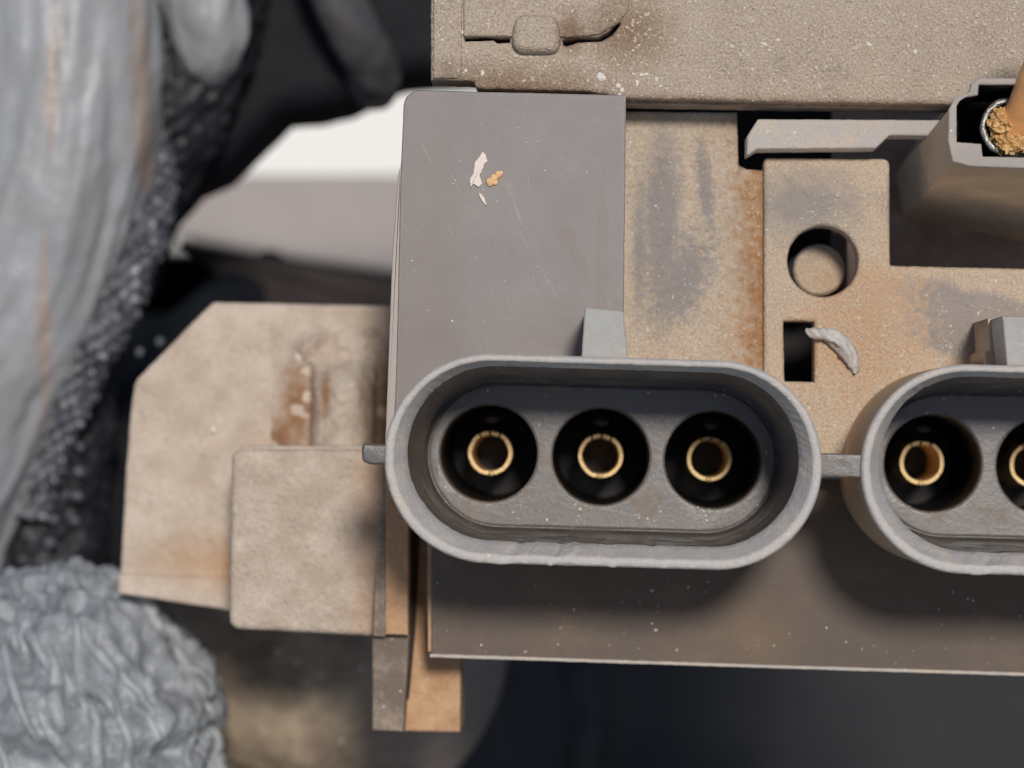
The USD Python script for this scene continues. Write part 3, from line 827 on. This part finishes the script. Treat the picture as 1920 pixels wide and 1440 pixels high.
# ------------------------------------------------------------------ crumbs on the cover plate, torn curl by the slot
z0 = -270
fl = [[(905, 283), (910, 290), (915, 303), (908, 308), (904, 320), (899, 330), (905, 345), (897, 350), (888, 345), (882, 352), (880, 338), (887, 325), (890, 303), (897, 296)]]
one("chalk_fleck", "long pale chalky fleck stuck on the grey cover plate", "crumb", slab(fl[0], z0 + 6, z0 - 1, bev=2.5, step=3, jit=2.2, seed=51, jsize=4), "chalk")
one("orange_crumb", "bright orange crumb beside the chalky fleck on the grey plate", "crumb", join([lump(at1(x, y, z0 + 3), r, k, 2, 0.3, (1, 1, 0.7)) for k, (x, y, r) in enumerate(
    [(919, 341, 8), (926, 334, 8), (935, 327, 7), (928, 341, 6), (939, 324, 4)])]), "orange")
one("white_sliver", "thin white sliver below the chalky fleck on the grey plate", "crumb", slab([(897, 360), (903, 364), (909, 372), (912, 386), (906, 380), (900, 371)], z0 + 5, z0 - 1, bev=1.5), "chalk")
pts = [at1(x, y, -430 + h) for x, y, h in [(1512, 616, 16), (1530, 624, 20), (1556, 630, 18), (1578, 644, 15), (1592, 662, 13), (1600, 682, 11), (1606, 697, 6)]]
cp = spline(pts, 40)
rr = np.interp(np.linspace(0, 1, 40), [0, 0.08, 0.3, 0.55, 0.8, 1], [8, 15, 18, 21, 17, 13])
one("plastic_curl", "pale grey curl of torn plastic beside the black slot", "scrap", tube(cp, rr, 20, disp=lambda i, th, p: 20 * (fbm(p / 13, 4, 6) - 0.5) - 2 - 5 * np.abs(np.sin(th * 2 + i * 0.12))), "burr", smooth=True)

# ------------------------------------------------------------------ behind on the left: panels
gp = [(292, 425), (320, 372), (400, 330), (470, 327), (900, 326), (900, 545), (740, 512), (600, 492), (480, 473), (340, 446)]
one("grey_bodywork", "plain grey rounded bodywork below the white one", "bodywork", slab(gp, -4800, -5400, bev=24, steps=4, rad=60, only=[0, 1, 2]), "gray_panel")
one("white_bodywork", "bright sunlit white bodywork far behind the grey cover plate", "bodywork", slab([(100, -60), (1000, -60), (1000, 460), (100, 460)], -14000, -14300, bev=30), "white_panel")
one("brown_panel", "dark brown panel under the grey rounded panel", "panel", slab([(330, 452), (480, 483), (600, 502), (740, 524), (900, 560), (900, 640), (560, 640), (440, 545)], -2900, -3090, bev=12, rad=14), "brown_dark")

# black rubber cover whose wavy lower edge shows against the white panel
rub = [(-260, -60), (430, -60), (940, -60), (940, 130), (806, 137), (745, 142), (700, 152), (668, 178), (640, 194), (585, 204), (520, 211), (488, 242), (440, 290), (405, 325), (345, 352),
       (300, 400), (284, 440), (250, 540), (120, 560), (-260, 560)]
one("rubber_cover", "black rubber cover with a wavy edge above the white panel", "cover", slab(rub, -1900, -2300, bev=60, steps=5, step=26, jit=6, seed=61, jsize=60), "rubber")
P1 = spline([at1(590, -120, -1750), at1(630, -10, -1700), at1(672, 70, -1760), at1(700, 160, -1950)], 40)
one("dark_hose", "dark hose with a dull grey sheen at the top left of the sandy block", "hose", tube(P1, 62, 40, disp=lambda i, th, p: 30 * (fbm(p / 70, 3, 7) - 0.5)), "dim_hose", smooth=True)

# braided dark loom
P2 = spline([at1(430, -160, -1800), at1(385, 40, -1750), at1(300, 250, -1800), at1(178, 470, -1850), at1(115, 720, -1900), at1(90, 960, -1900), at1(60, 1250, -1900)], 260)
BL = Thing("braided_loom", "dark braided wiring loom with pale thread knots behind the grey hose", "wiring loom")


def braid(i, th, p):
    u = i / 260 * 46
    return (3 + 12 * noise(p / 50, 3)) * np.abs(np.sin(th * 9 + u * 1.7)) * np.abs(np.sin(th * 9 - u * 1.7)) + 70 * (fbm(p / 90, 4, 9) - 0.5)


BL.part("sleeve", tube(P2, np.linspace(120, 150, 260), 96, disp=braid), "knit", smooth=True)
kn = [(150, 790, 17), (182, 740, 13), (150, 838, 13), (147, 884, 13), (144, 930, 14), (101, 975, 14), (140, 976, 12), (94, 1018, 16), (88, 1060, 13), (100, 745, 12), (78, 795, 11), (330, 195, 17), (352, 152, 10), (392, 156, 10), (404, 108, 11), (300, 640, 12), (262, 660, 12), (185, 690, 15), (60, 900, 11), (100, 930, 10)]
BL.part("thread_knots", join([lump(at1(x, y, -1700), r * 0.8, k, 2, 0.5) for k, (x, y, r) in enumerate(kn)]), "knot", kind="stuff", smooth=True)
BL.done()
P4 = spline([at1(520, 530, -3080), at1(430, 580, -2900), at1(330, 670, -2600), at1(230, 830, -2350), at1(205, 1000, -2300), at1(230, 1200, -2300)], 80)
one("black_tube", "smooth black tube between the loom and the tan bracket", "tube", tube(P4, 95, 48, disp=lambda i, th, p: 20 * (fbm(p / 90, 3, 12) - 0.5)), "rubber", smooth=True)

# grey taped hose
T = Thing("taped_hose", "large grey hose wrapped in cloth tape at the left edge", "hose")
P3 = spline([at1(112, -200, -1650), at1(112, 60, -1600), at1(100, 300, -1600), at1(20, 560, -1650), at1(-90, 800, -1700), at1(-170, 1050, -1750)], 150)


def wrinkle(i, th, p):
    q = np.c_[np.cos(th) * 3.0, np.sin(th) * 3.0, np.full(len(th), i / 150 * 2.2)]
    f_ = fbm(q, 3, 14)
    return 34 * (0.5 - np.abs(f_ - 0.5) * 2.4) + 40 * (fbm(np.c_[p[:, 0] / 120, p[:, 1] / 420, p[:, 2] / 150], 3, 25) - 0.5) + 14 * (fbm(p / 60, 3, 15) - 0.5)


T.part("tape_wrap", tube(P3, np.linspace(238, 215, 150), 120, disp=wrinkle), "tape", smooth=True)
P5 = spline([at1(278, 240, -1720), at1(268, 390, -1640), at1(218, 530, -1600), at1(152, 660, -1620), at1(88, 800, -1680), at1(40, 960, -1740)], 170)


def knobs(i, th, p):
    u = i / 170 * 60
    return (4 + 26 * noise(p / 40, 4)) * np.abs(np.sin(th * 6 + u + 2 * noise(p / 60, 6))) * np.abs(np.sin(th * 6 - u)) + 40 * (fbm(p / 60, 3, 16) - 0.5)


g1 = Graph()
k1 = g1.noise(34, 4, 0.65)
M["knobbly"] = g1.done("knobbly_grey_sleeve", g1.mix(g1.ramp(k1, 0.38, 0.68), lin((54, 56, 62)), lin((128, 130, 136))), 0.3, 0.6, [(k1, 10.0, 0.6)])
T.part("knobbly_sleeve", tube(P5, np.interp(np.linspace(0, 1, 170), [0, 0.2, 0.6, 1], [40, 62, 72, 56]), 80, disp=knobs), "knobbly", smooth=True, label="bumpy sleeve along the right edge of the tape")
P6 = spline([at1(345, -160, -1640), at1(372, -20, -1620), at1(392, 60, -1640), at1(385, 100, -1700)], 40)
T.part("tape_fold", tube(P6, np.linspace(112, 84, 40), 60, disp=lambda i, th, p: 40 * (fbm(np.c_[p[:, 0] / 40, p[:, 1] / 160, p[:, 2] / 60], 3, 17) - 0.5)), "tape", smooth=True, label="loose fold of tape at the top")
T.done()

# frayed cloth hose, lower left
F = Thing("frayed_hose", "frayed grey cloth covered hose end in the lower left corner", "hose")
FC, FR, FZ = at1(118, 1390, -1230), np.array([345.0, 372.0, 330.0]), -1230
rows = 110


def frad(p):
    p = np.asarray(p)
    q = p @ np.array([[0.8, 0.6, 0], [-0.6, 0.8, 0], [0, 0, 1]]).T
    a_ = fbm(np.c_[q[:, 0] / 44, q[:, 1] / 120, q[:, 2] / 80], 3, 18)
    return 52 * (0.5 - np.abs(a_ - 0.5) * 4) + 90 * (fbm(p / 130, 2, 19) - 0.5) + 16 * (fbm(p / 34, 3, 20) - 0.5)


ys = []
path, rad = [], []
for k in range(rows):
    s = k / (rows - 1)
    if s < 0.6:
        a = s / 0.6 * math.pi / 2
        path.append(FC + [0, FR[1] * math.cos(a), 0]); rad.append(FR[0] * math.sin(a) + 0.5)
    else:
        path.append(FC + [0, -(s - 0.6) / 0.4 * 500, 0]); rad.append(FR[0])
# a steady frame for the straight vertical tube
th = np.arange(160) / 160 * 2 * np.pi
rings = []
for p, r in zip(path, rad):
    d = np.c_[np.cos(th), np.zeros(160), np.sin(th) * FR[2] / FR[0]]
    q = p + d * r
    nrm = q - FC
    nrm[:, 1] = np.maximum(nrm[:, 1], 0)
    nrm /= np.maximum(np.linalg.norm(nrm, axis=1, keepdims=True), 1e-6)
    rings.append(q + nrm * frad(q)[:, None])
v, f = loft(rings)
m = trimesh.Trimesh(v, f, process=False)
if m.volume < 0:
    m.invert()
F.part("cloth_cover", m, "cloth", smooth=True)
rg = np.random.default_rng(77)
strands = []


def surf(t, s):
    """t across (angle from the right, 0..pi over the front), s down."""
    if s < 0.6:
        a = s / 0.6 * math.pi / 2
        c, r = FC + [0, FR[1] * math.cos(a), 0], FR[0] * math.sin(a)
    else:
        c, r = FC + [0, -(s - 0.6) / 0.4 * 500, 0], FR[0]
    q = c + np.array([math.cos(t) * r, 0, math.sin(t) * r * FR[2] / FR[0]])
    nrm = q - FC; nrm[1] = max(nrm[1], 0); nrm /= max(np.linalg.norm(nrm), 1e-6)
    return q, nrm


for k in range(46):
    t, s = rg.uniform(0.2, 2.6), rg.uniform(0.12, 0.8)
    dt, ds = -rg.uniform(0.3, 0.8), rg.uniform(0.4, 1.0)
    ln = rg.uniform(0.35, 0.8)
    cur = []
    lift = rg.uniform(0, 18)
    for i in range(14):
        q, nrm = surf(t, s)
        e = frad(q[None])[0]
        cur.append(q + nrm * (e - 6 + 0.6 * lift * math.sin(math.pi * i / 13) + 6 * math.sin(i * 0.7 + k)))
        wgl = 0.5 * math.sin(i * 0.5 + k)
        t += (dt + wgl) * ln / 14; s += (ds - 0.5 * wgl) * ln * 0.7 / 14
        s = min(s, 0.98)
    strands.append(tube(spline(cur, 22), rg.uniform(8, 20) * np.sin(np.linspace(0.25, 2.9, 22)), 9))
F.part("frayed_threads", join(strands), "fibre", kind="stuff", smooth=True)
F.done()

# black silted elbow below the bracket
E = Thing("rubber_elbow", "black silt stained rubber elbow below the bracket", "hose")
ec = at1(618, 1205, -2000)
rows = []
s = trimesh.creation.icosphere(5, 1.0)
v = s.vertices
v = v * (445 + 70 * (fbm(v * 2.2 + 4, 4, 21) - 0.5) * np.clip(0.9 - v[:, 0], 0, 1))[:, None] * np.array([1, 1, 0.8])
E.part("elbow_body", trimesh.Trimesh(v + ec, s.faces, process=False), "elbow", smooth=True)
db = [lump(at1(x, y, -1590), r, k, 2, 0.5) for k, (x, y, r) in enumerate([(602, 1264, 10), (575, 1281, 6), (556, 1240, 8), (676, 1254, 7), (640, 1390, 6), (520, 1222, 8)])]
E.part("wet_crumbs", join(db), "sand", kind="stuff", smooth=True)
E.done()

# dim cables far below the housing
for k, (pp, rr_, lab) in enumerate([([(1080, 1180, -3600), (1100, 1320, -3500), (1085, 1560, -3600)], 70, "thick dim cable hanging in the dark below the skirt")]):
    one("background_cable", lab, "cable", tube(spline([at1(*q_) for q_ in pp], 60), rr_, 32, disp=lambda i, th, p: 16 * (fbm(p / 90, 3, 30) - 0.5)), "knit", smooth=True)
